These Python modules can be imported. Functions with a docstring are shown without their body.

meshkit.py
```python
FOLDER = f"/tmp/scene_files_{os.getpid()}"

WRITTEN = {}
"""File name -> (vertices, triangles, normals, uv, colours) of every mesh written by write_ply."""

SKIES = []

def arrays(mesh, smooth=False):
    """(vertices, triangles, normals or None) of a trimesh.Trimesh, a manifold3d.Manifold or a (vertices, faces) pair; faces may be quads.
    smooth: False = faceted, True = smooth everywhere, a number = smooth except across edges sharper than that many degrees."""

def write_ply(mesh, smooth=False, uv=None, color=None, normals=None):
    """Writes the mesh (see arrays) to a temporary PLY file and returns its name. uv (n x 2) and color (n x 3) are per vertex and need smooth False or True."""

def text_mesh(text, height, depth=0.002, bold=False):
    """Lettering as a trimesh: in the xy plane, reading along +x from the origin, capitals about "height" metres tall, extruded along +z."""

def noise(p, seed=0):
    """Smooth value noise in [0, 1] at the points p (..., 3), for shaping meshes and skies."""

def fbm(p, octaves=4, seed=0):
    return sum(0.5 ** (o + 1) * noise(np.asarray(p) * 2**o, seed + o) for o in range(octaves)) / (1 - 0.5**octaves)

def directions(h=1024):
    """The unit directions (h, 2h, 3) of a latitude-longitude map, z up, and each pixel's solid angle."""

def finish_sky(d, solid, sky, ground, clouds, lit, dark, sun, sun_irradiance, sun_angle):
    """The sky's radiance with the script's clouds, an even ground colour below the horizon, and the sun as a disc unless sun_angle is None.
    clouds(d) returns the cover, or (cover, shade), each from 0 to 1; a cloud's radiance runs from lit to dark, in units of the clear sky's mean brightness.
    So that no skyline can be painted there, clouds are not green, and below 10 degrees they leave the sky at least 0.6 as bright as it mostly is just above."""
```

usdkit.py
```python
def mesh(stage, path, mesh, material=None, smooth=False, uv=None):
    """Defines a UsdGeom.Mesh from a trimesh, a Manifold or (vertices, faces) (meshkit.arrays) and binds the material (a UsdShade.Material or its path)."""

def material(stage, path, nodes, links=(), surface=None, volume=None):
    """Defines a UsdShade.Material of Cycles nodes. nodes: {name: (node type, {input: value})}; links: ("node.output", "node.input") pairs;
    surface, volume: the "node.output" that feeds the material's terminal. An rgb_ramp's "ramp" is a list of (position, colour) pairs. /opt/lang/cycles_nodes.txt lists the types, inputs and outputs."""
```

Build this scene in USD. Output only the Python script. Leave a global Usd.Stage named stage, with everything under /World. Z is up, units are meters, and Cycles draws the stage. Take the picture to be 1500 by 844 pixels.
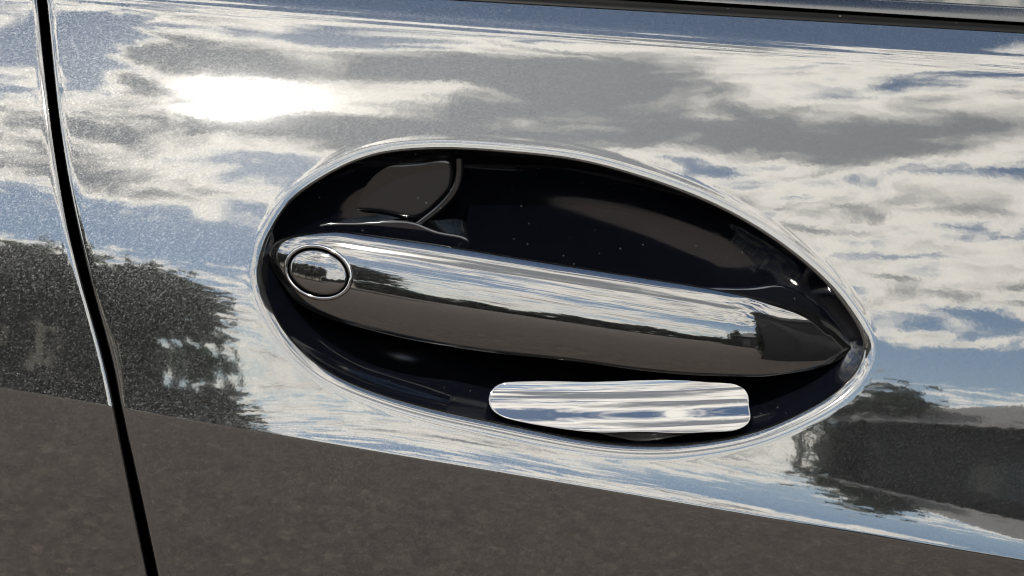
import math, random
import numpy as np
import trimesh, usdkit
from scipy.spatial import Delaunay, cKDTree
from scipy.interpolate import CubicSpline, PchipInterpolator
from pxr import Usd, UsdGeom, UsdLux, UsdShade, Gf, Vt

rng = np.random.default_rng(7)
random.seed(7)
stage = Usd.Stage.CreateInMemory()
UsdGeom.SetStageUpAxis(stage, UsdGeom.Tokens.z)
UsdGeom.SetStageMetersPerUnit(stage, 1.0)
UsdGeom.Xform.Define(stage, '/World')

# ------------------------------------------------------------------ camera, sky, sun
EXPOSURE = 3.0
SUN_AZ, SUN_EL = math.radians(-14.75), math.radians(45.1)      # azimuth from -y towards +x
SUN_INTENSITY = 0.6
SKY_STRENGTH = 0.06
CAM = np.array([0.0, -0.55, 1.0])
D, S = 0.55, 0.00026                 # distance to the door, metres per photo pixel there
ROLL = math.radians(4.0)
RV = np.array([math.cos(ROLL), 0, math.sin(ROLL)])
UV = np.array([-math.sin(ROLL), 0, math.cos(ROLL)])
FV = np.array([0, 1.0, 0])
cam = UsdGeom.Camera.Define(stage, '/World/camera')
cam.CreateHorizontalApertureAttr(36.0)
cam.CreateVerticalApertureAttr(36.0 * 576 / 1024)
cam.CreateFocalLengthAttr(36.0 * D / (1500 * S))
cam.CreateFocusDistanceAttr(D)
cam.CreateFStopAttr(0.0)
cam.CreateClippingRangeAttr((0.01, 5000.0))
cam.CreateExposureAttr(EXPOSURE)
M4 = np.eye(4)
M4[0, :3], M4[1, :3], M4[2, :3], M4[3, :3] = RV, UV, -FV, CAM
cam.AddTransformOp().Set(Gf.Matrix4d(*M4.ravel()))

SUN_DIR = np.array([math.sin(SUN_AZ) * math.cos(SUN_EL), -math.cos(SUN_AZ) * math.cos(SUN_EL), math.sin(SUN_EL)])
sun = UsdLux.DistantLight.Define(stage, '/World/sun')
sun.CreateIntensityAttr(SUN_INTENSITY)
sun.CreateAngleAttr(0.53)
sun.CreateNormalizeAttr(True)
sun.CreateColorAttr(Gf.Vec3f(1.0, 0.95, 0.86))
zz = SUN_DIR
xx = np.cross([0, 0, 1.0], zz); xx /= np.linalg.norm(xx)
yy = np.cross(zz, xx)
L4 = np.eye(4); L4[0, :3], L4[1, :3], L4[2, :3] = xx, yy, zz
sun.AddTransformOp().Set(Gf.Matrix4d(*L4.ravel()))

# cloud masses: (azimuth, elevation, half width, half height, amount), degrees
CLOUDS = [
    (4, 49, 18, 5.0, 0.34), (-18, 49.5, 6, 3.0, 0.42), (23, 41, 14, 3.2, 0.34), (-24, 37.5, 9, 2.4, 0.26), (-9, 40.8, 14, 2.6, 0.46),
    (-23, 26.0, 15, 1.9, -0.34), (-32.5, 50.5, 4, 4, -0.95), (28, 17.5, 14, 3.6, -0.34), (0, 86, 400, 16, -0.9),
    (0, 63, 400, 2.5, 0.16), (-26, 57, 12, 2.2, 0.22), (30, 48, 12, 2.0, -0.10), (-11, 54, 5, 1.8, -0.18), (-15, 45.2, 6, 1.6, -0.06), (-3, 45.6, 7, 1.4, 0.22),
    (22, 33.0, 12, 3.0, 0.27), (25, 26.5, 12, 2.6, 0.17), (-24, 31.8, 12, 2.6, 0.30), (-25, 48.5, 4, 3.0, 0.30), (-22, 44.5, 5, 1.6, 0.10), (2, 13, 9, 7, 0.06),
]
N, LK = {}, []
N['tc'] = ('texture_coordinate', {})
N['nrm'] = ('vector_math', {'math_type': 'normalize'})
LK.append(('tc.generated', 'nrm.vector1'))
N['xyz'] = ('separate_xyz', {}); LK.append(('nrm.vector', 'xyz.vector'))
_k = [0]
def mth(op, a, b=None, c=None, clamp=False):
    _k[0] += 1
    n = f'm{_k[0]}'
    inp = {'math_type': op}
    if clamp: inp['use_clamp'] = True
    for i, v in enumerate((a, b, c)):
        if v is None: continue
        if isinstance(v, str): LK.append((v, f'{n}.value{i+1}'))
        else: inp[f'value{i+1}'] = float(v)
    N[n] = ('math', inp)
    return f'{n}.value'
DEG = 180 / math.pi
el = mth('multiply', mth('arcsine', 'xyz.z'), DEG)
az = mth('multiply', mth('arctan2', 'xyz.x', mth('multiply', 'xyz.y', -1)), DEG)
# planar cloud layer coordinates
zc = mth('add', mth('maximum', 'xyz.z', 0.0), 0.16)
N['pl'] = ('combine_xyz', {})
LK += [(mth('divide', 'xyz.x', zc), 'pl.x'), (mth('divide', 'xyz.y', zc), 'pl.y')]
N['n1'] = ('noise_texture', {'scale': 1.5, 'detail': 9.0, 'roughness': 0.6, 'distortion': 0.25}); LK.append(('pl.vector', 'n1.vector'))
N['map2'] = ('mapping', {'scale': (7.0, 12.0, 1.0), 'location': (3.1, 1.7, 0)}); LK.append(('pl.vector', 'map2.vector'))
N['n2'] = ('noise_texture', {'scale': 1.0, 'detail': 8.0, 'roughness': 0.6, 'distortion': 0.8}); LK.append(('map2.vector', 'n2.vector'))
# warp the places of the masses a little, so that none has a clean outline
wa = mth('add', az, mth('multiply', mth('subtract', 'n2.fac', 0.5), 16))
we = mth('add', el, mth('multiply', mth('subtract', 'n1.fac', 0.5), 9))
dens = mth('add', mth('multiply', mth('subtract', 'n1.fac', 0.5), 1.1), mth('multiply', mth('subtract', 'n2.fac', 0.5), 1.0))
dens = mth('add', dens, 0.5)
for a0, e0, sa, se, am in CLOUDS:
    ga = mth('power', mth('absolute', mth('multiply', mth('subtract', wa, a0), 1 / sa)), 2)
    ge = mth('power', mth('absolute', mth('multiply', mth('subtract', we, e0), 1 / se)), 2)
    g = mth('exponent', mth('multiply', mth('add', ga, ge), -1))
    dens = mth('add', dens, mth('multiply', g, am))
def mr(src, a, b, c=0.0, d=1.0, kind='smoothstep'):
    _k[0] += 1
    n = f'r{_k[0]}'
    N[n] = ('map_range', {'range_type': kind, 'from_min': a, 'from_max': b, 'to_min': c, 'to_max': d, 'clamp': True})
    LK.append((src, f'{n}.value'))
    return f'{n}.result'
cover = mr(dens, 0.40, 0.56)
thick = mr(dens, 0.54, 0.78)
N['sky'] = ('sky_texture', {'sky_type': 'single_scattering', 'sun_disc': False, 'sun_elevation': SUN_EL,
                            'sun_rotation': math.atan2(SUN_DIR[0], SUN_DIR[1]), 'altitude': 200.0, 'aerosol_density': 0.45})
N['sund'] = ('vector_math', {'math_type': 'dot_product', 'vector2': tuple(SUN_DIR)}); LK.append(('nrm.vector', 'sund.vector1'))
CLOUD_LIT, CLOUD_DARK = (14.0, 13.3, 11.9), (3.4, 3.55, 3.75)
glow = mth('exponent', mth('multiply', mth('subtract', 'sund.value', 1.0), 1 / 0.0010))
glow2 = mth('exponent', mth('multiply', mth('subtract', 'sund.value', 1.0), 1 / 0.12))
lift = mth('add', 1.0, mth('multiply', mth('add', mth('multiply', glow, 8.0), mth('multiply', glow2, 0.12)), mth('subtract', 1.0, mth('multiply', thick, 0.85))))
N['ccol'] = ('mix', {'mix_type': 'mix', 'color1': CLOUD_LIT, 'color2': CLOUD_DARK}); LK.append((thick, 'ccol.fac'))
N['cl'] = ('vector_math', {'math_type': 'scale'}); LK += [('ccol.color', 'cl.vector1'), (lift, 'cl.scale')]
N['tint'] = ('mix', {'mix_type': 'multiply', 'fac': 1.0, 'color2': (0.92, 0.99, 0.96)}); LK.append(('sky.color', 'tint.color1'))
N['haze'] = ('mix', {'mix_type': 'mix', 'color2': (7.2, 8.2, 8.8)}); LK += [(mr(el, 2.0, 26.0, 0.62, 0.0, 'linear'), 'haze.fac'), ('tint.color', 'haze.color1')]
N['skymix'] = ('mix', {'mix_type': 'mix'}); LK += [(cover, 'skymix.fac'), ('haze.color', 'skymix.color1'), ('cl.vector', 'skymix.color2')]
N['bg'] = ('background_shader', {'strength': SKY_STRENGTH}); LK.append(('skymix.color', 'bg.color'))
skymat = usdkit.material(stage, '/World/Looks/sky_material', N, LK, surface='bg.background')
dome = UsdLux.DomeLight.Define(stage, '/World/sky')
dome.CreateIntensityAttr(1.0)
UsdShade.MaterialBindingAPI.Apply(dome.GetPrim()).Bind(skymat)
dome.GetPrim().SetCustomDataByKey('kind', 'structure')

# ------------------------------------------------------------------ helpers
used = {}
def numbered(path):
    k = used.get(path, -1) + 1
    used[path] = k
    return path if k == 0 else f'{path}_{k:03d}'
def tag(p, label=None, cat=None, group=None, kind=None):
    p = p.GetPrim() if hasattr(p, 'GetPrim') else p
    for k, v in (('label', label), ('category', cat), ('group', group), ('kind', kind)):
        if v: p.SetCustomDataByKey(k, v)
    return p
def thing(name, label, cat, loc=(0, 0, 0), group=None):
    x = UsdGeom.Xform.Define(stage, numbered('/World/' + name))
    x.AddTranslateOp().Set(Gf.Vec3d(*loc))
    o = tag(x, label, cat, group)
    return o
OFF = {}
def put(name, v, f, mat, parent=None, normals=None, smooth=False, off=(0, 0, 0)):
    base = '/World' if parent is None else str(parent.GetPath())
    path = numbered(base + '/' + name)
    v = np.asarray(v, float) - np.asarray(off)
    m = usdkit.mesh(stage, path, (v, np.asarray(f)), mat, smooth=smooth)
    if normals is not None:
        m.CreateNormalsAttr(Vt.Vec3fArray.FromNumpy(np.asarray(normals, np.float32)))
        m.SetNormalsInterpolation('vertex')
    return m.GetPrim()
def P(x, y, d):
    """point on the sight line of photo pixel (x, y), d metres behind the reference plane of the door"""
    x, y, d = np.broadcast_arrays(np.asarray(x, float), np.asarray(y, float), np.asarray(d, float))
    a, b = (x - 750) * S / D, (422 - y) * S / D
    return CAM + (FV + a[..., None] * RV + b[..., None] * UV) * (D + d)[..., None]
def surf_normals(fn, x, y, h=0.2):
    def Q(xx, yy): return P(xx, yy, fn(xx, yy))
    tx = Q(x + h, y) - Q(x - h, y)
    ty = Q(x, y + h) - Q(x, y - h)
    n = np.cross(tx, ty)
    n /= np.linalg.norm(n, axis=1, keepdims=True)
    return np.where((n[:, 1] > 0)[:, None], -n, n)
def face_front(v, f):
    a, b, c = v[f[:, 0]], v[f[:, 1]], v[f[:, 2]]
    n = np.cross(b - a, c - a)
    view = (a + b + c) / 3 - CAM
    flip = (n * view).sum(1) > 0
    f = f.copy()
    f[flip] = f[flip][:, ::-1]
    return f

# ------------------------------------------------------------------ materials
def mat(name, nodes, links=(), surface='p.BSDF'):
    return usdkit.material(stage, '/World/Looks/' + name, nodes, links, surface=surface)
GEO = {'g': ('geometry', {})}
def paint(name, base, flake, peel=1.0, ior=1.9):
    return mat(name, {**GEO,
        'v': ('voronoi_texture', {'scale': 2400.0}),
        's': ('vector_math', {'math_type': 'subtract', 'vector2': (0.5, 0.5, 0.5)}),
        'k': ('vector_math', {'math_type': 'scale', 'scale': 0.30}),
        'a': ('vector_math', {'math_type': 'add'}),
        'n': ('vector_math', {'math_type': 'normalize'}),
        'sc': ('separate_color', {}),
        'pw': ('math', {'math_type': 'power', 'value2': 2.6}),
        'mx': ('mix', {'mix_type': 'mix', 'color1': base, 'color2': flake}),
        'op': ('noise_texture', {'scale': 210.0, 'detail': 2.0, 'roughness': 0.5}),
        'b': ('bump', {'strength': 0.011 * peel, 'distance': 0.001, 'use_object_space': False}),
        'p': ('principled_bsdf', {'metallic': 1.0, 'roughness': 0.5, 'coat_weight': 1.0, 'coat_ior': ior, 'coat_roughness': 0.035}),
    }, [('g.position', 'v.vector'), ('v.color', 's.vector1'), ('s.vector', 'k.vector1'), ('k.vector', 'a.vector1'), ('g.normal', 'a.vector2'),
        ('a.vector', 'n.vector1'), ('n.vector', 'p.normal'), ('v.color', 'sc.color'), ('sc.r', 'pw.value1'), ('pw.value', 'mx.fac'),
        ('mx.color', 'p.base_color'), ('g.position', 'op.vector'), ('op.fac', 'b.height'), ('b.normal', 'p.coat_normal')])
M_PAINT = paint('grey_metallic_paint', (0.0034, 0.0036, 0.0038), (0.0165, 0.0168, 0.0173))
M_HANDLE = paint('grey_metallic_handle_paint', (0.0012, 0.0012, 0.0013), (0.006, 0.006, 0.0063), 0.6, 1.88)
def gloss_black(name, base, ior=1.5, rough=0.02, dust=0.08):
    return mat(name, {**GEO,
        'v': ('voronoi_texture', {'scale': 420.0}),
        'n': ('noise_texture', {'scale': 60.0, 'detail': 3.0}),
        'sz': ('math', {'math_type': 'multiply', 'value2': 0.22}),
        'lt': ('map_range', {'from_min': 0.03, 'from_max': 0.20, 'to_min': 1.0, 'to_max': 0.0, 'clamp': True}),
        'sc': ('separate_color', {}),
        'gt': ('map_range', {'from_min': 0.88, 'from_max': 0.99, 'to_min': 0.0, 'to_max': 1.0, 'clamp': True}),
        'm': ('math', {'math_type': 'multiply'}),
        'm2': ('math', {'math_type': 'multiply', 'value2': dust}),
        'mx': ('mix', {'mix_type': 'mix', 'color1': base, 'color2': (0.35, 0.34, 0.32)}),
        'p': ('principled_bsdf', {'roughness': rough, 'ior': ior}),
    }, [('g.position', 'v.vector'), ('v.distance', 'lt.value'), ('v.color', 'sc.color'), ('sc.g', 'gt.value'), ('lt.result', 'm.value1'), ('gt.result', 'm.value2'),
        ('m.value', 'm2.value1'), ('m2.value', 'mx.fac'), ('mx.color', 'p.base_color')])
M_CUP = gloss_black('gloss_black_plastic', (0.0006, 0.0007, 0.0012), 1.5, 0.06)
M_SCOOP = gloss_black('gloss_black_scoop', (0.0006, 0.0007, 0.0014), 2.1, 0.01)
M_MOUNT = gloss_black('black_plastic_mount', (0.0008, 0.0009, 0.0013), 1.45, 0.16)
M_RUBBER = gloss_black('black_rubber', (0.0012, 0.0012, 0.0013), 1.12, 0.5, 0.2)
M_DARK = mat('dark_cavity', {'p': ('principled_bsdf', {'base_color': (0.0003, 0.0003, 0.0004), 'roughness': 0.9, 'specular_ior_level': 0.0})})
M_TRIM = mat('satin_metal_trim', {**GEO, 'n': ('noise_texture', {'scale': 900.0, 'detail': 2.0}), 'r': ('map_range', {'to_min': 0.16, 'to_max': 0.30}),
        'p': ('principled_bsdf', {'metallic': 1.0, 'base_color': (0.045, 0.046, 0.048)})}, [('g.position', 'n.vector'), ('n.fac', 'r.value'), ('r.result', 'p.roughness')])
M_BEZEL = mat('bright_bezel', {'p': ('principled_bsdf', {'metallic': 1.0, 'base_color': (0.22, 0.22, 0.22), 'roughness': 0.06})})
M_GLASS = mat('tinted_window_glass', {'p': ('principled_bsdf', {'base_color': (0.004, 0.005, 0.005), 'roughness': 0.01, 'ior': 1.55})})
M_ASPHALT = mat('brown_grey_asphalt', {**GEO,
        'v': ('voronoi_texture', {'scale': 120.0}), 'n': ('noise_texture', {'scale': 16.0, 'detail': 8.0, 'roughness': 0.65}),
        'r1': ('rgb_ramp', {'ramp': [(0.25, (0.060, 0.051, 0.046)), (0.75, (0.094, 0.082, 0.075))]}),
        'sc': ('separate_color', {}), 'r2': ('rgb_ramp', {'ramp': [(0.0, (0.58, 0.58, 0.59)), (0.85, (1.22, 1.2, 1.17)), (1.0, (2.1, 2.0, 1.85))]}),
        'mx': ('mix', {'mix_type': 'multiply', 'fac': 1.0}), 'b': ('bump', {'strength': 0.5, 'distance': 0.004}),
        'p': ('principled_bsdf', {'roughness': 0.95, 'specular_ior_level': 0.2})},
        [('g.position', 'v.vector'), ('g.position', 'n.vector'), ('n.fac', 'r1.fac'), ('v.color', 'sc.color'), ('sc.r', 'r2.fac'), ('r1.color', 'mx.color1'), ('r2.color', 'mx.color2'),
         ('mx.color', 'p.base_color'), ('v.distance', 'b.height'), ('b.normal', 'p.normal')])
def leafmat(name, c):
    return mat(name, {**GEO, 'r': ('rgb_ramp', {'ramp': [(0.0, tuple(0.55 * k for k in c)), (1.0, tuple(1.35 * k for k in c))]}),
        'p': ('principled_bsdf', {'roughness': 0.5}), 't': ('translucent_bsdf', {'color': tuple(1.3 * k for k in c)}), 'x': ('mix_closure', {'fac': 0.25})},
        [('g.random_per_island', 'r.fac'), ('r.color', 'p.base_color'), ('p.BSDF', 'x.closure1'), ('t.BSDF', 'x.closure2')], 'x.closure')
M_LEAF = leafmat('leaf_green', (0.045, 0.062, 0.026))
M_LEAF2 = leafmat('leaf_dark_green', (0.032, 0.046, 0.024))
M_BARK = mat('bark', {**GEO, 'n': ('noise_texture', {'scale': 9.0, 'detail': 6.0}), 'r': ('rgb_ramp', {'ramp': [(0.3, (0.05, 0.04, 0.03)), (0.7, (0.13, 0.11, 0.09))]}),
        'p': ('principled_bsdf', {'roughness': 0.9})}, [('g.position', 'n.vector'), ('n.fac', 'r.fac'), ('r.color', 'p.base_color')])
def plain(name, c, rough=0.6):
    return mat(name, {**GEO, 'n': ('noise_texture', {'scale': 16.0, 'detail': 5.0}), 'r': ('rgb_ramp', {'ramp': [(0.3, tuple(0.85 * k for k in c)), (0.7, tuple(1.12 * k for k in c))]}),
        'p': ('principled_bsdf', {'roughness': rough})}, [('g.position', 'n.vector'), ('n.fac', 'r.fac'), ('r.color', 'p.base_color')])
M_WALL = plain('dark_render_wall', (0.022, 0.022, 0.026), 0.9)
M_GDOOR = plain('dark_garage_door', (0.016, 0.016, 0.018), 0.6)
M_ROOF = plain('grey_slate_roof', (0.12, 0.12, 0.125), 0.7)
M_WHITE = plain('white_render_wall', (0.75, 0.70, 0.60), 0.9)

# ------------------------------------------------------------------ body side: depth behind the reference plane as a function of photo pixel
def y_crease(x): return 568 + 0.1693 * x
def y_fold(x): return -4 + 0.0735 * x
H0 = 650.0
def t_of(x, y):
    """height over the crease, in nominal pixels; 0 at the crease, 650 at the shoulder fold"""
    yc, yf = y_crease(x), y_fold(x)
    tau = (yc - y) / (yc - yf)
    return np.where(y > yc, -(y - yc), np.where(y < yf, H0 + (yf - y), tau * H0))
# elevation of what the panel mirrors at each height
E_T = np.array([-1900, -900, -300, -100, -14, -3.0, 3.0, 8, 40, 95, 150, 250, 400, 530, 630, 648, 653, 657, 662, 666, 674, 684, 705, 740])
E_E = np.array([-80, -66, -44, -33, -27, -25, 24, 23, 13, 5.5, 8, 22, 34, 45, 55, 59, 68, 61, 74, 66, 79, 82, 84, 88.0])
_t = np.arange(-1900, 740, 0.25)
E_L = E_E.copy(); E_L[6:12] = [8, 7, 3, 2.2, 6.5, 22]
E_E[6:12] = [27, 25, 15, 7.5, 9, 22]
_k5 = np.exp(-0.5 * (np.arange(-16, 17) / 5.0) ** 2); _k5 /= _k5.sum()
_y = 695 - _t * (695 - 51.1) / H0
_zeta = (422 - _y) * S / D
_i0 = int(np.searchsorted(_t, 0))
_dz = 0.25 * S * (695 - 51.1) / H0
def profile(ee):
    e_ = np.convolve(np.pad(PchipInterpolator(E_T, ee)(_t), 16, mode='edge'), _k5, 'valid')
    ta = np.tan((np.radians(e_) - np.arctan(_zeta)) / 2)
    d = np.zeros_like(_t)
    for i in range(_i0 + 1, len(_t)):
        d[i] = d[i-1] + ta[i] * (1 + d[i-1] / D) * _dz / (1 - _zeta[i] * ta[i])
    for i in range(_i0 - 1, -1, -1):
        d[i] = d[i+1] - ta[i] * (1 + d[i+1] / D) * _dz / (1 - _zeta[i] * ta[i])
    return CubicSpline(_t[::2], d[::2])
_splL, _splR = profile(E_L), profile(E_E)
R_PLAN = 3.0
def base_depth(x, y):
    t = np.clip(t_of(x, y), -1890, 738)
    w = np.clip((x - 150) / 500, 0, 1); w = w * w * (3 - 2 * w)
    return _splL(t) * (1 - w) + _splR(t) * w + ((x - 750) * S) ** 2 / (2 * R_PLAN)

# cup opening (edge of the painted skin) and gap edges, as traced
CUP = np.array([(383,403),(385,378),(390,357),(403,330),(423,300),(447,279),(473,262),(513,241),(557,227),(607,221),(673,220),(755,226),(840,236),(940,262),(1040,300),(1123,346),(1173,383),
    (1217,424),(1250,467),(1266,503),(1262,528),(1240,560),(1173,604),(1107,631),(1040,645),(940,651),(840,640),(723,617),(623,595),(540,570),(473,538),(433,503),(407,467),(390,430)], float)
def closed(points, n):
    p = np.vstack([points, points[:1]])
    s = np.r_[0, np.cumsum(np.linalg.norm(np.diff(p, axis=0), axis=1))]
    cs = CubicSpline(s, p, bc_type='periodic')
    fine = cs(np.linspace(0, s[-1], 6001))
    sf = np.r_[0, np.cumsum(np.linalg.norm(np.diff(fine, axis=0), axis=1))]
    u = np.interp(np.linspace(0, sf[-1], n, endpoint=False), sf, np.linspace(0, s[-1], 6001))
    c = cs(u); t = cs(u, 1); t /= np.linalg.norm(t, axis=1, keepdims=True)
    nrm = np.stack([t[:, 1], -t[:, 0]], 1)
    area = 0.5 * np.sum(c[:, 0] * np.roll(c[:, 1], -1) - c[:, 1] * np.roll(c[:, 0], -1))
    if area < 0: nrm = -nrm
    return c, nrm            # outward normals
def smooth_closed(pts, k=2):
    p = pts.copy()
    for _ in range(k): p = 0.5 * p + 0.25 * (np.roll(p, 1, 0) + np.roll(p, -1, 0))
    return p
class Outline:
    def __init__(self, pts, n=6000, soften=0):
        c, nr = closed(smooth_closed(np.asarray(pts, float), soften) if soften else np.asarray(pts, float), n)
        if n >= 2000:   # even the curvature out along the rim
            w = int(n * 0.012); ker = np.hanning(2 * w + 1); ker /= ker.sum()
            for _ in range(2):
                c = np.stack([np.convolve(np.r_[c[-w:, k], c[:, k], c[:w, k]], ker, 'valid') for k in (0, 1)], 1)
            t = np.roll(c, -1, 0) - np.roll(c, 1, 0); t /= np.linalg.norm(t, axis=1, keepdims=True)
            n2 = np.stack([t[:, 1], -t[:, 0]], 1)
            if (n2 * nr).sum() < 0: n2 = -n2
            nr = n2
        self.c, self.n, self.tree = c, nr, cKDTree(c)
    def dist(self, x, y):
        p = np.stack([np.ravel(x), np.ravel(y)], 1)
        dd, i = self.tree.query(p)
        side = ((p - self.c[i]) * self.n[i]).sum(1)
        self.ny = self.n[i, 1].reshape(np.shape(x))
        far = np.sign(side) * dd
        return np.where(dd < 3, side, far).reshape(np.shape(x))
    def at(self, n):
        i = (np.arange(n) * len(self.c) / n).astype(int)
        return self.c[i], self.n[i]
CUPO = Outline(CUP)
# rim bead: inward slope of the skin against distance from the opening
_q = np.arange(0, 60, 0.05)
def rim(qs, gs):
    g_ = PchipInterpolator(qs, gs)(_q)
    b_ = np.r_[0, np.cumsum(0.5 * (g_[1:] + g_[:-1]) * 0.05 * S)]
    return CubicSpline(_q, b_[-1] - b_)          # depth added at q
_rimB = rim([0, 1.2, 3.0, 5.5, 9, 13, 16, 19, 23, 28, 45, 60], [3.2, 1.8, 1.05, 0.70, 0.52, 0.40, 0.24, 0.10, 0.02, 0, 0, 0])
_rimT = rim([0, 1.0, 2.2, 4.0, 7, 11, 14, 17, 21, 28, 45, 60], [3.2, 1.6, 0.75, 0.38, 0.26, 0.18, 0.04, -0.06, -0.03, 0, 0, 0])
GY = np.array([-200, -100, 0, 140, 280, 347, 447, 547, 594, 681, 844, 1000, 1400, 2000, 2600], float)
GL = CubicSpline(GY, [32, 44, 55, 70, 90, 103, 130, 157, 167, 184, 217, 250, 345, 500, 670])
GR = CubicSpline(GY, [45, 56, 68, 82, 103, 117, 142, 168, 177, 196, 231, 264, 359, 514, 684])
_qg = np.arange(0, 16, 0.05)
_gg = PchipInterpolator([0, 0.8, 2, 4, 7, 11, 16], [3.4, 1.8, 0.85, 0.34, 0.10, 0.02, 0])(_qg)
_gd = np.r_[0, np.cumsum(0.5 * (_gg[1:] + _gg[:-1]) * 0.05 * S)]
_gd = _gd[-1] - _gd
_gspl = CubicSpline(_qg, _gd)
def skin_depth(x, y, cup=True):
    d = base_depth(x, y)
    q = np.clip(CUPO.dist(x, y), 0, 59.9)
    w = 0.5 + 0.5 * np.clip(CUPO.ny * 1.3, -1, 1); w = w * w * (3 - 2 * w)
    d = d + _rimB(q) * w + _rimT(q) * (1 - w)
    qg = np.where(x < 0.5 * (GL(y) + GR(y)), GL(y) - x, x - GR(y)) * 0.97
    d = d + _gspl(np.clip(qg, 0, 15.9))
    return d
def y_skin_top(x): return 20.5 + 0.058 * (x - 1000)
X0, X1, Y1 = -900, 2500, 1900

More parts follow.
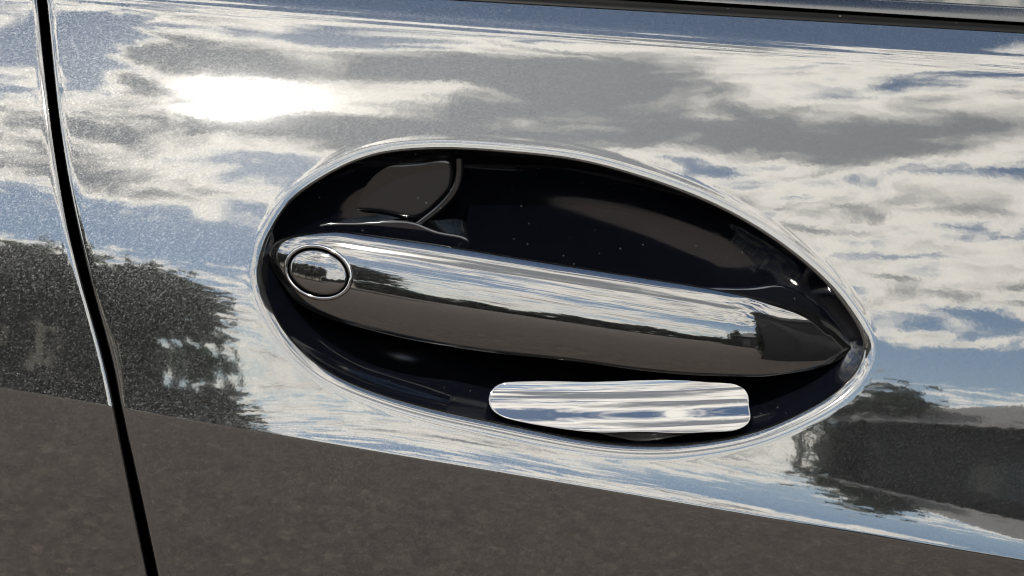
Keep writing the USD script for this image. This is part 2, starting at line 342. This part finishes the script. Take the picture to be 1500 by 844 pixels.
def build_skin():
    pts = []
    gx, gy = np.meshgrid(np.arange(-80, 1581, 5.0), np.arange(-70, 921, 5.0))
    pts.append(np.stack([gx.ravel() + (gy.ravel() / 5 % 2) * 2.5, gy.ravel()], 1))
    gx, gy = np.meshgrid(np.arange(X0, X1 + 1, 50.0), np.arange(-150, Y1 + 1, 50.0))
    c = np.stack([gx.ravel(), gy.ravel()], 1)
    pts.append(c[~((c[:, 0] > -90) & (c[:, 0] < 1590) & (c[:, 1] > -80) & (c[:, 1] < 930))])
    xs = np.r_[np.arange(X0, -80, 30.0), np.arange(-80, 1580, 4.0), np.arange(1580, X1 + 1, 30.0)]
    for t in (-14, -10, -7, -5, -4, -3, -2.2, -1.5, -0.75, 0, 0.75, 1.5, 2.2, 3, 4, 5, 7, 10, 14):
        pts.append(np.stack([xs, y_crease(xs) - t * (y_crease(xs) - y_fold(xs)) / H0 if t > 0 else y_crease(xs) - t], 1))
    for t in (630, 638, 643, 646, 648, 650, 652, 653, 654, 655, 656, 657, 658, 659, 660, 661, 662, 663, 664, 665, 666, 668, 670, 672, 675, 680):
        pts.append(np.stack([xs, y_crease(xs) - t * (y_crease(xs) - y_fold(xs)) / H0 if t < 650 else y_fold(xs) - (t - 650)], 1))
    for q in (0, 0.5, 1, 1.8, 3, 5):
        pts.append(np.stack([xs, y_skin_top(xs) + q], 1))
    for q in (0, 0.4, 0.8, 1.3, 1.9, 2.6, 3.5, 4.5, 5.5, 7, 8.5, 10, 12, 14, 16, 18.5, 21, 24, 27, 31, 36, 42):
        c, n = CUPO.at(900); pts.append(c + n * q)
    ys = np.r_[np.arange(-150, 900, 4.0), np.arange(900, Y1 + 1, 25.0)]
    for q in (0, 0.4, 0.8, 1.3, 2, 2.8, 3.8, 5, 6.5, 8.5, 11, 14):
        pts.append(np.stack([GL(ys) - q, ys], 1)); pts.append(np.stack([GR(ys) + q, ys], 1))
    p = np.vstack(pts)
    keep = (CUPO.dist(p[:, 0], p[:, 1]) > -0.02) & (p[:, 1] >= y_skin_top(p[:, 0]) - 0.01) & ((p[:, 0] <= GL(p[:, 1]) + 0.01) | (p[:, 0] >= GR(p[:, 1]) - 0.01))
    p = p[keep]
    p = p[np.unique(np.round(p / 0.2).astype(int), axis=0, return_index=True)[1]]
    tri = Delaunay(p).simplices
    c = p[tri].mean(1)
    ok = (CUPO.dist(c[:, 0], c[:, 1]) > 0) & (c[:, 1] > y_skin_top(c[:, 0]) - 0.3) & ((c[:, 0] < GL(c[:, 1])) | (c[:, 0] > GR(c[:, 1])))
    tri = tri[ok]
    v = P(p[:, 0], p[:, 1], skin_depth(p[:, 0], p[:, 1]))
    n = surf_normals(skin_depth, p[:, 0], p[:, 1])
    tri = face_front(v, tri)
    left = p[tri].mean(1)[:, 0] < 0.5 * (GL(p[tri].mean(1)[:, 1]) + GR(p[tri].mean(1)[:, 1]))
    out = []
    for sel in (tri[left], tri[~left]):
        ids, inv = np.unique(sel, return_inverse=True)
        out.append((v[ids], inv.reshape(-1, 3), n[ids]))
    return out
def strip(rows, close=False):
    """quads between successive rows of points (k x n x 3)"""
    rows = np.asarray(rows); k, n = rows.shape[:2]
    v = rows.reshape(-1, 3); f = []
    m = n if close else n - 1
    j = np.arange(m); j2 = (j + 1) % n
    for i in range(k - 1):
        f.append(np.stack([i * n + j, i * n + j2, (i + 1) * n + j2, (i + 1) * n + j], 1))
    q = np.vstack(f)
    return v, np.vstack([q[:, [0, 1, 2]], q[:, [0, 2, 3]]])
def vnormals(v, f):
    n = np.zeros_like(v); fn = np.cross(v[f[:, 1]] - v[f[:, 0]], v[f[:, 2]] - v[f[:, 0]])
    for k in range(3): np.add.at(n, f[:, k], fn)
    return n / np.maximum(np.linalg.norm(n, axis=1, keepdims=True), 1e-12)
def join(parts):
    vs, fs, ns, o = [], [], [], 0
    for v, f, n in parts:
        vs.append(v); fs.append(np.asarray(f) + o); ns.append(n); o += len(v)
    return np.vstack(vs), np.vstack(fs), np.vstack(ns)

# ------------------------------------------------------------------ the car
CAR_AT = np.array([0.0, 0.1, 0.0])
car = thing('car', 'dark grey metallic car seen close at its door handle, mirroring clouds', 'car', CAR_AT)
skinL, skinR = build_skin()
ysg = np.r_[np.arange(-60, 900, 6.0), np.arange(900, Y1 + 1, 30.0)]
def hem(edge):
    x = edge(ysg); d = skin_depth(x, ysg)
    rows = [P(x, ysg, d + k) for k in (0, 0.004, 0.012)]
    v, f = strip(rows); return v, f, vnormals(v, f)
cc, cn = CUPO.at(700)
fl = strip([P(cc[:, 0], cc[:, 1], skin_depth(cc[:, 0], cc[:, 1]) + k) for k in (0, 0.002, 0.006)], True)
v, f, n = join([skinL, hem(GL)])
put('rear_quarter_panel', v, f, M_PAINT, car, n, off=CAR_AT)
v, f, n = join([skinR, hem(GR), (*fl, vnormals(*fl))])
door = put('door', v, f, M_PAINT, car, n, off=CAR_AT)

# dark jamb behind the gap and the inside of the door
gx = [P(GL(ysg) - 40, ysg, base_depth(GL(ysg), ysg) + 0.03), P(GR(ysg) + 40, ysg, base_depth(GR(ysg), ysg) + 0.03)]
v, f = strip(gx)
put('door_jamb', v, f, M_DARK, car, vnormals(v, f), off=CAR_AT)
b = trimesh.creation.box((0.86, 0.5, 0.95)); b.apply_translation((0.02, 0.42, 0.62))
put('inner_body', b.vertices, b.faces, M_DARK, car, off=CAR_AT)

# window seal, trim and glass over the shoulder
xs = np.arange(X0, X1 + 1, 20.0)
def rail(name, rows, m, smooth=True):
    """rows: (line intercept at x=1000, slope, depth offset against the skin's top edge)"""
    dt = skin_depth(xs, y_skin_top(xs))
    v, f = strip([P(xs, a + s_ * (xs - 1000), dt + k) for a, s_, k in rows])
    f = face_front(v, f)
    return put(name, v, f, m, car, vnormals(v, f), off=CAR_AT)
rail('window_seal', [(24.5, 0.058, 0.006), (22.0, 0.058, 0.0040), (18, 0.059, 0.0036), (13, 0.060, 0.0050), (12, 0.060, 0.0064), (8, 0.062, 0.0066), (3, 0.064, 0.0085), (-1, 0.064, 0.020)], M_RUBBER)
rail('window_trim', [(5.0, 0.064, 0.020), (3.5, 0.064, 0.0085), (2.2, 0.064, 0.0062), (0, 0.064, 0.0058), (-8, 0.064, 0.0075), (-15, 0.060, 0.0095), (-17.5, 0.058, 0.0108), (-18.5, 0.058, 0.0125), (-19.5, 0.058, 0.03)], M_TRIM)
rail('window_glass', [(-17, 0.056, 0.016), (-60, 0.056, 0.022), (-300, 0.05, 0.055), (-700, 0.05, 0.12)], M_GLASS)

# ------------------------------------------------------------------ the handle cup
cc, cn = CUPO.at(400)
edge_d = base_depth(cc[:, 0], cc[:, 1])
A = np.stack([np.ones(len(cc)), cc[:, 0] - 825, cc[:, 1] - 440], 1)
PL = np.linalg.lstsq(A, edge_d, rcond=None)[0]
def plane(x, y): return PL[0] + PL[1] * (x - 825) + PL[2] * (y - 440)
CUP_C = np.array([835.0, 516.0])
# normalised radius of a pixel in the cup: polar table
_th = np.arctan2((cc[:, 1] - CUP_C[1]) * 2, cc[:, 0] - CUP_C[0]); _o = np.argsort(_th)
_r = np.hypot(cc[:, 0] - CUP_C[0], (cc[:, 1] - CUP_C[1]) * 2)
_thx = np.r_[_th[_o] - 2 * np.pi, _th[_o], _th[_o] + 2 * np.pi]
_rs = PchipInterpolator(_thx, np.tile(_r[_o], 3))
_es = PchipInterpolator(_thx, np.tile((edge_d - (PL[0] + A[:, 1] * PL[1] + A[:, 2] * PL[2]))[_o], 3))
HX = np.array([393, 400, 412, 430, 450, 490, 540, 607, 673, 755, 840, 940, 1040, 1100, 1150, 1190, 1223, 1240, 1248], float)
HU = PchipInterpolator(HX, [370, 357, 350, 345, 341.5, 338, 344, 353, 363, 376.5, 390, 405.5, 422, 434.5, 447, 458, 477, 495, 509])
HR = PchipInterpolator(HX, [373, 379, 385.5, 391.5, 397.5, 406, 414.5, 426.5, 437, 450, 463.5, 478.5, 491, 498, 503, 506.5, 509, 510, 511])
HLX = np.array([393, 400, 416, 433, 460, 487, 540, 623, 707, 840, 940, 1023, 1107, 1157, 1207, 1240, 1248], float)
HL = PchipInterpolator(HLX, [376, 395, 420, 441, 457, 468, 483, 502, 515, 529.5, 543, 550, 552, 547, 537, 521, 513])
def bowl(x, y):
    xc = np.clip(x, 394, 1247)
    k = np.clip((y - HU(xc)) / np.maximum(HL(xc) - HU(xc), 20), 0, 1); k = k * k * (3 - 2 * k)
    low = 0.026 + 0.026 * np.clip((660 - x) / 200, 0, 1)
    hi = 0.046 - 0.0125 * np.clip((x - 700) / 350, 0, 1)
    return hi * (1 - k) + low * k
def cup_depth(x, y):
    th = np.arctan2((y - CUP_C[1]) * 2, x - CUP_C[0])
    s = np.hypot(x - CUP_C[0], (y - CUP_C[1]) * 2) / _rs(th)
    s_ = np.clip(s, 0, 1.05)
    up = np.clip(0.5 - 1.2 * np.sin(th), 0, 1); up = up * up * (3 - 2 * up)
    return plane(x, y) + _es(th) * s_ ** 3 + 0.0045 + bowl(x, y) * (1 - up * (0.82 * s_ ** 1.35 + 0.18 * s_ ** 12) - (1 - up) * (0.52 * s_ ** 1.08 + 0.48 * s_ ** 9))
rr = np.r_[np.linspace(0.02, 0.85, 50), np.linspace(0.86, 1.0, 24)]
th = np.linspace(-np.pi, np.pi, 260, endpoint=False)
RX = CUP_C[0] + rr[:, None] * _rs(th)[None] * np.cos(th)[None]
RY = CUP_C[1] + rr[:, None] * _rs(th)[None] * np.sin(th)[None] / 2
DD = cup_depth(RX, RY)
v, f = strip(P(RX, RY, DD), True)
v = np.vstack([v, v[:260].mean(0)])
f = np.vstack([f, np.stack([np.full(260, len(v) - 1), np.arange(260), (np.arange(260) + 1) % 260], 1)])
f = face_front(v, f)
cup = put('handle_cup', v, f, M_CUP, car, vnormals(v, f), off=CAR_AT)

def pillow(name, pts, depth_fn, roll, parent, m, step=3.0, thick=0.004, soften=0, n=2400, edge=(8.0, 2.5)):
    """a plate with a rolled edge standing on depth_fn: outline in pixels, roll = (width px, drop slope at the very edge)"""
    o = Outline(pts, n, soften)
    w, g1 = edge
    qq = np.arange(0, w, 0.05)
    gg = g1 * (1 - qq / w) ** 3
    dd = np.r_[0, np.cumsum(gg[:-1] * 0.05 * S)]; dd = dd[-1] - dd
    sp = CubicSpline(qq, dd)
    fn = lambda x, y: depth_fn(x, y) + roll * sp(np.clip(-o.dist(x, y), 0, w - 0.06))
    lo, hi = o.c.min(0), o.c.max(0)
    gx, gy = np.meshgrid(np.arange(lo[0], hi[0], step), np.arange(lo[1], hi[1], step))
    g = np.stack([gx.ravel() + 0.13, gy.ravel() + 0.07], 1)
    g = g[o.dist(g[:, 0], g[:, 1]) < -w * 0.9]
    L = np.linalg.norm(np.diff(o.c, axis=0), axis=1).sum()
    k = int(max(60, L / max(1.0, step * 0.7)))
    c, nr = o.at(k)
    rings = [c - nr * q for q in np.r_[0, w * np.array([0.06, 0.14, 0.25, 0.4, 0.6, 0.85])]]
    p = np.vstack(rings + [g])
    p = p[np.unique(np.round(p / 0.25).astype(int), axis=0, return_index=True)[1]]
    q = o.dist(p[:, 0], p[:, 1]); p = p[q < 0.3]
    tri = Delaunay(p).simplices
    ct = p[tri].mean(1); tri = tri[o.dist(ct[:, 0], ct[:, 1]) < 0.02]
    v = P(p[:, 0], p[:, 1], fn(p[:, 0], p[:, 1])); nn = surf_normals(fn, p[:, 0], p[:, 1], 0.15)
    tri = face_front(v, tri)
    dc = fn(c[:, 0], c[:, 1])
    wv, wf = strip([P(c[:, 0], c[:, 1], dc), P(c[:, 0], c[:, 1], dc + thick)], True)
    wf = face_front(wv, wf)
    v, f, nn = join([(v, tri, nn), (wv, wf, vnormals(wv, wf))])
    return put(name, v, f, m, parent, nn, off=CAR_AT), fn

# raised mount at the rear of the cup, with its rib
MOUNT = [(398,352),(412,322),(440,288),(480,262),(520,247),(570,238),(625,234),(662,236),(664,252),(660,275),(644,296),(613,321),(570,316),(520,312),(470,318),(430,333)]
mount, _ = pillow('handle_mount', MOUNT, lambda x, y: plane(x, y) + 0.016 + 0.00010 * (y - 280) - 0.00002 * (x - 560), 1.0, cup, M_MOUNT, 3.0, 0.02, 0, 2400, (12.0, 2.0))
LEDGE = [(402,356),(440,336),(480,326),(530,325),(612,327),(640,338),(690,358),(684,372),(640,368),(560,362),(470,360)]
pillow('hinge_ledge', LEDGE, lambda x, y: plane(x, y) + 0.017 + 0.00010 * (y - 340), 1.0, cup, M_CUP, 3.0, 0.015, 0, 2400, (6.0, 2.0))
RIB = CubicSpline([0, 1, 2, 3, 4, 5], np.array([(673, 232), (673, 252), (667, 276), (650, 299), (628, 318), (612, 330)], float))(np.linspace(0, 5, 60))
rc = P(RIB[:, 0], RIB[:, 1], plane(RIB[:, 0], RIB[:, 1]) + 0.0165 + 0.00010 * (RIB[:, 1] - 280))
tg = np.gradient(rc, axis=0); tg /= np.linalg.norm(tg, axis=1, keepdims=True)
a1 = np.cross(tg, [0, 1.0, 0]); a1 /= np.linalg.norm(a1, axis=1, keepdims=True); a2 = np.cross(tg, a1)
rt = np.array([rc + 0.0016 * (math.cos(t) * a1 + 1.5 * math.sin(t) * a2) for t in np.linspace(0, 2 * np.pi, 15)])
v, f = strip(rt); n = v - np.tile(rc, (15, 1)); n /= np.linalg.norm(n, axis=1, keepdims=True)
if (np.cross(v[f[:, 1]] - v[f[:, 0]], v[f[:, 2]] - v[f[:, 0]]) * n[f[:, 0]]).sum() < 0: f = f[:, ::-1]
put('mount_rib', v, f, M_MOUNT, cup, n, off=CAR_AT)
# finger scoop in the lower wall of the cup
SCOOP = [(716,590),(718,574),(730,563),(755,559),(800,558),(850,559),(900,558),(950,556),(1000,556),(1050,559),(1088,566),(1094,572),(1098,600),(1100,616),(1090,626),(1050,633),(1000,635),(940,633),(880,634),(800,625),(745,614),(724,604)]
def scoop_depth(x, y):
    h = (632 - y - 0.02 * (x - 905)) * S              # height over the foot of the scoop
    u = np.clip(h / 0.0195, -0.2, 1.2)
    return 0.0052 + plane(x, 632.0) - plane(905, 632.0) + 0.0195 * (0.50 * u + 0.48 * u ** 2 - 0.44 * u ** 3) + 0.45 * ((x - 905) * S) ** 2 + 4 * h * ((x - 895) * S) ** 2 + 0.00009 * np.sin(x / 80 + y / 30 + 0.6) + 0.0009 * np.sin((x - 740) / 115) * u * (1 - u)
pillow('finger_scoop', SCOOP, scoop_depth, 1.0, cup, M_SCOOP, 2.5, 0.012, 0, 2400, (2.5, 1.2))

# ------------------------------------------------------------------ the handle
_v = np.linspace(0, 1, 801)
UPT = np.tan(np.radians(PchipInterpolator([0, 0.15, 0.35, 0.6, 0.8, 0.9, 0.96, 1.0], [2.6, 6.5, 12, 19.5, 28, 38, 52, 74])(_v)))
LOT = -np.tan(np.radians(PchipInterpolator([0, 0.10, 0.18, 0.28, 0.6, 0.88, 0.95, 1.0], [2.6, 1.2, -0.6, -6, -16, -28, -45, -74])(_v)))
UPI = np.r_[0, np.cumsum(0.5 * (UPT[1:] + UPT[:-1]) * (_v[1] - _v[0]))]
LOI = np.r_[0, np.cumsum(0.5 * (LOT[1:] + LOT[:-1]) * (_v[1] - _v[0]))]
UPS, LOS = CubicSpline(_v, UPI), CubicSpline(_v, LOI)
_ax = np.arange(380, 1260, 1.0)
_as = PchipInterpolator([380, 400, 430, 480, 700, 950, 1060, 1130, 1200, 1260], [-0.9, -0.5, -0.22, -0.10, -0.03, 0.02, 0.07, 0.31, 0.37, 0.42])(_ax)
_ad = np.cumsum(_as) * S; _ad -= _ad[420]
AXS = CubicSpline(_ax, _ad)
def handle_depth(x, y):
    x = np.clip(x, 393.2, 1247.8)
    r, u, l = HR(x), HU(x), HL(x)
    vu = np.clip((r - y) / np.maximum(r - u, 0.3), 0, 1); vl = np.clip((y - r) / np.maximum(l - r, 0.3), 0, 1)
    d = plane(850, 440) - 0.006 + PL[2] * (r - 440) * 0.4 + AXS(x)
    d = d + UPS(vu) * (r - u) * S * (vu > 0) + LOS(vl) * (l - r) * S * (vl > 0)
    yf = np.interp(x, [1000, 1100, 1213, 1260], [424, 451, 509, 511])
    amp = np.clip((x - 1075) / 70, 0, 1); amp = amp * amp * (3 - 2 * amp)
    k = (yf - y) / 1.2
    sp = np.where(k > 20, k, np.log1p(np.exp(np.clip(k, -30, 20)))) * 1.2
    return d + amp * 0.22 * sp * S
nu, nv = 260, 44
uu = 0.5 - 0.5 * np.cos(np.pi * np.linspace(0, 1, nu)); hx = 393.4 + (1247.6 - 393.4) * (0.35 * uu + 0.65 * np.linspace(0, 1, nu))
vv = np.r_[1 - (1 - np.linspace(0, 1, nv)) ** 1.9]
rows = []
for s in vv[::-1]: rows.append((hx, HR(hx) + s * (HU(hx) - HR(hx))))
for s in vv[1:]: rows.append((hx, HR(hx) + s * (HL(hx) - HR(hx))))
hxg = np.array([r[0] for r in rows]); hyg = np.array([r[1] for r in rows])
hd = handle_depth(hxg, hyg)
v, f = strip(P(hxg, hyg, hd)); f = face_front(v, f)
front_n = vnormals(v, f)
back_d = np.maximum(hd[0], hd[-1])[None] + 0.010 - 0.003 * np.linspace(-1, 1, 9)[:, None] ** 2
bx = np.broadcast_to(hx, (9, nu)); wgt = np.linspace(0, 1, 9)[:, None]
by = HU(hx)[None] * (1 - wgt) + HL(hx)[None] * wgt
vb = P(bx, by, back_d)
ring_v, ring_f = strip(np.concatenate([[P(hxg[0], hyg[0], hd[0])], vb, [P(hxg[-1], hyg[-1], hd[-1])]]))
ring_f = ring_f[:, ::-1] if np.cross(ring_v[ring_f[5*nu, 1]] - ring_v[ring_f[5*nu, 0]], ring_v[ring_f[5*nu, 2]] - ring_v[ring_f[5*nu, 0]])[1] < 0 else ring_f
n = front_n
handle = put('door_handle', v, f, M_HANDLE, car, n, off=CAR_AT)
put('handle_back', ring_v, ring_f, M_DARK, handle, vnormals(ring_v, ring_f), off=CAR_AT)
# black fairing under the tip of the handle
TAIL = [(1020,424),(1060,421),(1105,420),(1143,417),(1166,424),(1197,443),(1224,469),(1243,495),(1252,512),(1246,520),(1215,522),(1150,505),(1080,470)]
pillow('tip_fairing', TAIL, lambda x, y: handle_depth(np.full_like(np.asarray(x, float), 1150.0), 0 * y + 470) + 0.009 + 0.30 * (x - 1150) * S + 0.12 * (y - 470) * S, 1.0, cup, M_CUP, 3.0, 0.012, 0, 2400, (9.0, 2.2))
# lock cover at the rear end
def ell(cx, cy, a, b, rot, n=64):
    t = np.linspace(0, 2 * np.pi, n, endpoint=False); x, y = a * np.cos(t), b * np.sin(t); c, s = math.cos(rot), math.sin(rot)
    sq = 1 + 0 * t
    return np.stack([cx + (c * x - s * y) * sq, cy + (s * x + c * y) * sq], 1)
LC = (466.5, 399.0); LROT = math.radians(20)
def lock_base(x, y):
    r2 = np.hypot(x - LC[0], y - LC[1])
    return handle_depth(LC[0] + 0 * x, LC[1] + 0 * y) + (handle_depth(x, y) - handle_depth(LC[0] + 0 * x, LC[1] + 0 * y)) * 0.75
pillow('lock_groove', ell(*LC, 47.5, 35.5, LROT), lambda x, y: handle_depth(x, y) - 0.0003, 1.0, handle, M_DARK, 2.5, 0.002, 0, 2400, (2.0, 0.5))
pillow('lock_cover', ell(*LC, 43.5, 31.5, LROT), lambda x, y: lock_base(x, y) - 0.0018 + 0.07 * (LC[1] - y) * S + 9.0 * (((x - LC[0]) * S) ** 2 * 1.0 + ((y - LC[1]) * S) ** 2 * 1.3), 1.0, handle, M_HANDLE, 2.0, 0.002, 0, 2400, (5.0, 1.6))
e = ell(*LC, 48.8, 36.8, LROT, 160)
cen = P(e[:, 0], e[:, 1], handle_depth(e[:, 0], e[:, 1]) - 0.0003)
tg = np.roll(cen, -1, 0) - np.roll(cen, 1, 0); tg /= np.linalg.norm(tg, axis=1, keepdims=True)
a1 = np.cross(tg, [0, 1.0, 0]); a1 /= np.linalg.norm(a1, axis=1, keepdims=True); a2 = np.cross(tg, a1)
an = np.linspace(0, 2 * np.pi, 12, endpoint=False)
tube = np.array([cen + 0.00085 * (math.cos(t) * a1 + math.sin(t) * a2) for t in np.r_[an, an[:1]]])
v, f = strip(tube, True); n = v - np.tile(cen, (13, 1)); n /= np.linalg.norm(n, axis=1, keepdims=True)
if (np.cross(v[f[:, 1]] - v[f[:, 0]], v[f[:, 2]] - v[f[:, 0]]) * n[f[:, 0]]).sum() < 0: f = f[:, ::-1]
put('lock_bezel', v, f, M_BEZEL, handle, n, off=CAR_AT)

# ------------------------------------------------------------------ ground and what the paint mirrors
g = 400.0
k = np.r_[-g, -100, -30, np.arange(-10, 11, 2.0), 30, 100, g]
gx, gy = np.meshgrid(k, k); gv = np.stack([gx.ravel(), gy.ravel(), 0 * gx.ravel()], 1); m_ = len(k)
q = np.array([[i * m_ + j, i * m_ + j + 1, (i + 1) * m_ + j + 1, (i + 1) * m_ + j] for i in range(m_ - 1) for j in range(m_ - 1)])
gr = put('asphalt_ground', gv, np.vstack([q[:, [0, 1, 2]], q[:, [0, 2, 3]]]), M_ASPHALT)
tag(gr, 'brown grey asphalt ground beside the car', kind='structure')

def polar(az_deg, r): a = math.radians(az_deg); return np.array([math.sin(a) * r, -math.cos(a) * r, 0.0])
def leaves(centers, size, r):
    n = len(centers)
    a = r.normal(size=(n, 3)); a /= np.linalg.norm(a, axis=1, keepdims=True)
    b = np.cross(a, r.normal(size=(n, 3))); b /= np.linalg.norm(b, axis=1, keepdims=True)
    s = size * r.uniform(0.6, 1.4, (n, 1))
    v = np.stack([centers - a * s, centers + b * s * 0.55, centers + a * s, centers - b * s * 0.55], 1).reshape(-1, 3)
    i = np.arange(n)[:, None] * 4
    return v, np.vstack([i + [0, 1, 2], i + [0, 2, 3]])
def cone(p, q, r0, r1, sides=8):
    p, q = np.asarray(p, float), np.asarray(q, float); t = q - p; t /= np.linalg.norm(t)
    a = np.cross(t, [0.3, 0.9, 0.1]); a /= np.linalg.norm(a); b = np.cross(t, a); an = np.linspace(0, 2 * np.pi, sides, endpoint=False)
    c = np.cos(an)[:, None] * a + np.sin(an)[:, None] * b
    v = np.vstack([p + r0 * c, q + r1 * c]); i = np.arange(sides); j = (i + 1) % sides
    return v, np.vstack([np.stack([i, j, j + sides], 1), np.stack([i, j + sides, i + sides], 1)])
def tree(az_deg, dist, h, w, seed, label, m=M_LEAF, nl=4200, base=0.40, cone_=False):
    r = np.random.default_rng(seed); at = polar(az_deg, dist)
    o = thing('tree', label, 'tree', at, 'trees across the parking place')
    pv, pf, off = [], [], 0
    def add(a):
        nonlocal off
        pv.append(a[0]); pf.append(a[1] + off); off += len(a[0])
    add(cone((0, 0, -0.2), (0.1, 0, h * 0.55), 0.035 * h, 0.015 * h))
    ctr = []
    for i in range(46):
        u = r.uniform(base, 1.0) if not cone_ else 1 - math.sqrt(r.uniform(0.0, 1.0 - base)); rad = w * math.sin(math.pi * min(0.97, (u - base) / (1 - base) * 0.85 + 0.12)) ** 0.7
        if cone_: rad = w * (1.02 - u) ** 0.8
        a = r.uniform(0, 2 * math.pi); rr_ = rad * math.sqrt(r.uniform(0.1, 1))
        ctr.append((rr_ * math.cos(a), rr_ * math.sin(a), u * h))
        if i < 12: add(cone((0.05, 0, h * r.uniform(0.25, 0.5)), ctr[-1], 0.010 * h, 0.003 * h, 5))
    ctr = np.array(ctr); idx = r.integers(0, len(ctr), nl)
    c = ctr[idx] + r.normal(size=(nl, 3)) * np.array([0.16, 0.16, 0.085 * h / w]) * w
    c[:, 2] = np.maximum(c[:, 2], 0.15)
    put('trunk', np.vstack(pv), np.vstack(pf), M_BARK, o, smooth=True)
    put('crown', *leaves(c, 0.035 * h, r), m, o)
    return o
tree(-17.8, 21, 8.2, 2.4, 1, 'tall leafy tree at the right end of the row, its edge upright', M_LEAF2)
tree(-25.5, 22, 8.6, 2.7, 2, 'broad dark tree second from the right end of the row', M_LEAF)
tree(-32.5, 21, 8.8, 2.6, 3, 'broad tree third in the row, with a pale wall behind', M_LEAF2)
tree(-40.0, 22, 8.0, 2.7, 4, 'leafy tree fourth in the row, left of the pale wall', M_LEAF)
tree(-49.0, 23, 8.5, 3.0, 5, 'wide tree at the left end of the row', M_LEAF2)
tree(21.5, 15, 4.5, 1.5, 6, 'cone shaped dark conifer standing beside the dark house', M_LEAF2, 4500, 0.02, True)
tree(43.5, 3.3, 2.5, 0.36, 8, 'young dark tree at the corner of the flat roofed garage', M_LEAF2, 2600, 0.06)
# pale low building behind the row of trees
def box(lo, hi): b = trimesh.creation.box(np.array(hi) - np.array(lo)); b.apply_translation((np.array(hi) + np.array(lo)) / 2); return b.vertices, b.faces
at = polar(-33, 34)
wh = thing('pale_building', 'pale flat roofed building glimpsed between the trees', 'building', at)
put('wall', *box((-9, -4, 0), (9, 4, 6.0)), M_WHITE, wh)
put('roof', *box((-9.4, -4.4, 6.0), (9.4, 4.4, 6.6)), M_ROOF, wh)
# dark house on the right
at = polar(44, 17)
hs = thing('dark_house', 'dark grey house with a grey slate roof right of the car', 'house', at)
hw, hd_, hh = 5.6, 4.0, 2.7
rot = math.radians(44)
Rz = np.array([[math.cos(rot), math.sin(rot), 0], [-math.sin(rot), math.cos(rot), 0], [0, 0, 1.0]]).T
def rz(vf): return np.asarray(vf[0]) @ np.array([[math.cos(rot), math.sin(rot), 0], [-math.sin(rot), math.cos(rot), 0], [0, 0, 1.0]]), vf[1]
put('wall', *rz(box((-hw, -hd_, 0), (hw, hd_, hh))), M_WALL, hs)
rv = np.array([(-hw-.4, -hd_-.4, hh), (hw+.4, -hd_-.4, hh), (hw+.4, hd_+.4, hh), (-hw-.4, hd_+.4, hh), (-hw+1.5, 0, hh+2.0), (hw-1.5, 0, hh+2.0)], float)
put('roof', *rz((rv, np.array([[0,1,5],[0,5,4],[2,3,4],[2,4,5],[1,2,5],[3,0,4],[0,2,1],[0,3,2]]))), M_ROOF, hs)
for wx in (-3.6, -0.4, 2.8):
    w_ = put('window', *rz(box((wx-.6, hd_-.02, .9), (wx+.6, hd_+.03, 2.1))), M_GLASS, hs)
    put('frame', *rz(box((wx-.7, hd_-.02, .78), (wx+.7, hd_+.012, .9))), M_ROOF, w_)
at = polar(80, 4.0)
gg_ = thing('dark_garage', 'dark flat roofed garage close to the right of the car', 'building', at)
rot = math.radians(80)
put('wall', *rz(box((-1.6, -2.0, 0), (1.6, 2.0, 2.7))), M_WALL, gg_)
put('roof', *rz(box((-1.65, -2.05, 2.7), (1.65, 2.05, 2.82))), M_ROOF, gg_)
put('door', *rz(box((-1.2, 1.95, 0), (1.2, 2.03, 2.2))), M_GDOOR, gg_)
# far tree line
r = np.random.default_rng(11)
n_ = 16000
aa = r.uniform(-100, 100, n_); rr_ = r.uniform(46, 54, n_)
hmax = 3.2 + 1.8 * np.array([math.sin(a * 0.35) * 0.5 + math.sin(a * 0.93 + 1) * 0.3 + 0.5 for a in aa])
zz_ = r.uniform(0, 1, n_) ** 0.8 * hmax
c = np.stack([np.sin(np.radians(aa)) * rr_, -np.cos(np.radians(aa)) * rr_, zz_], 1)
tl = put('tree_line', *leaves(c, 0.75, r), M_LEAF2)
tag(tl, 'far low line of dark trees and hedges along the horizon', 'tree line', kind='stuff')
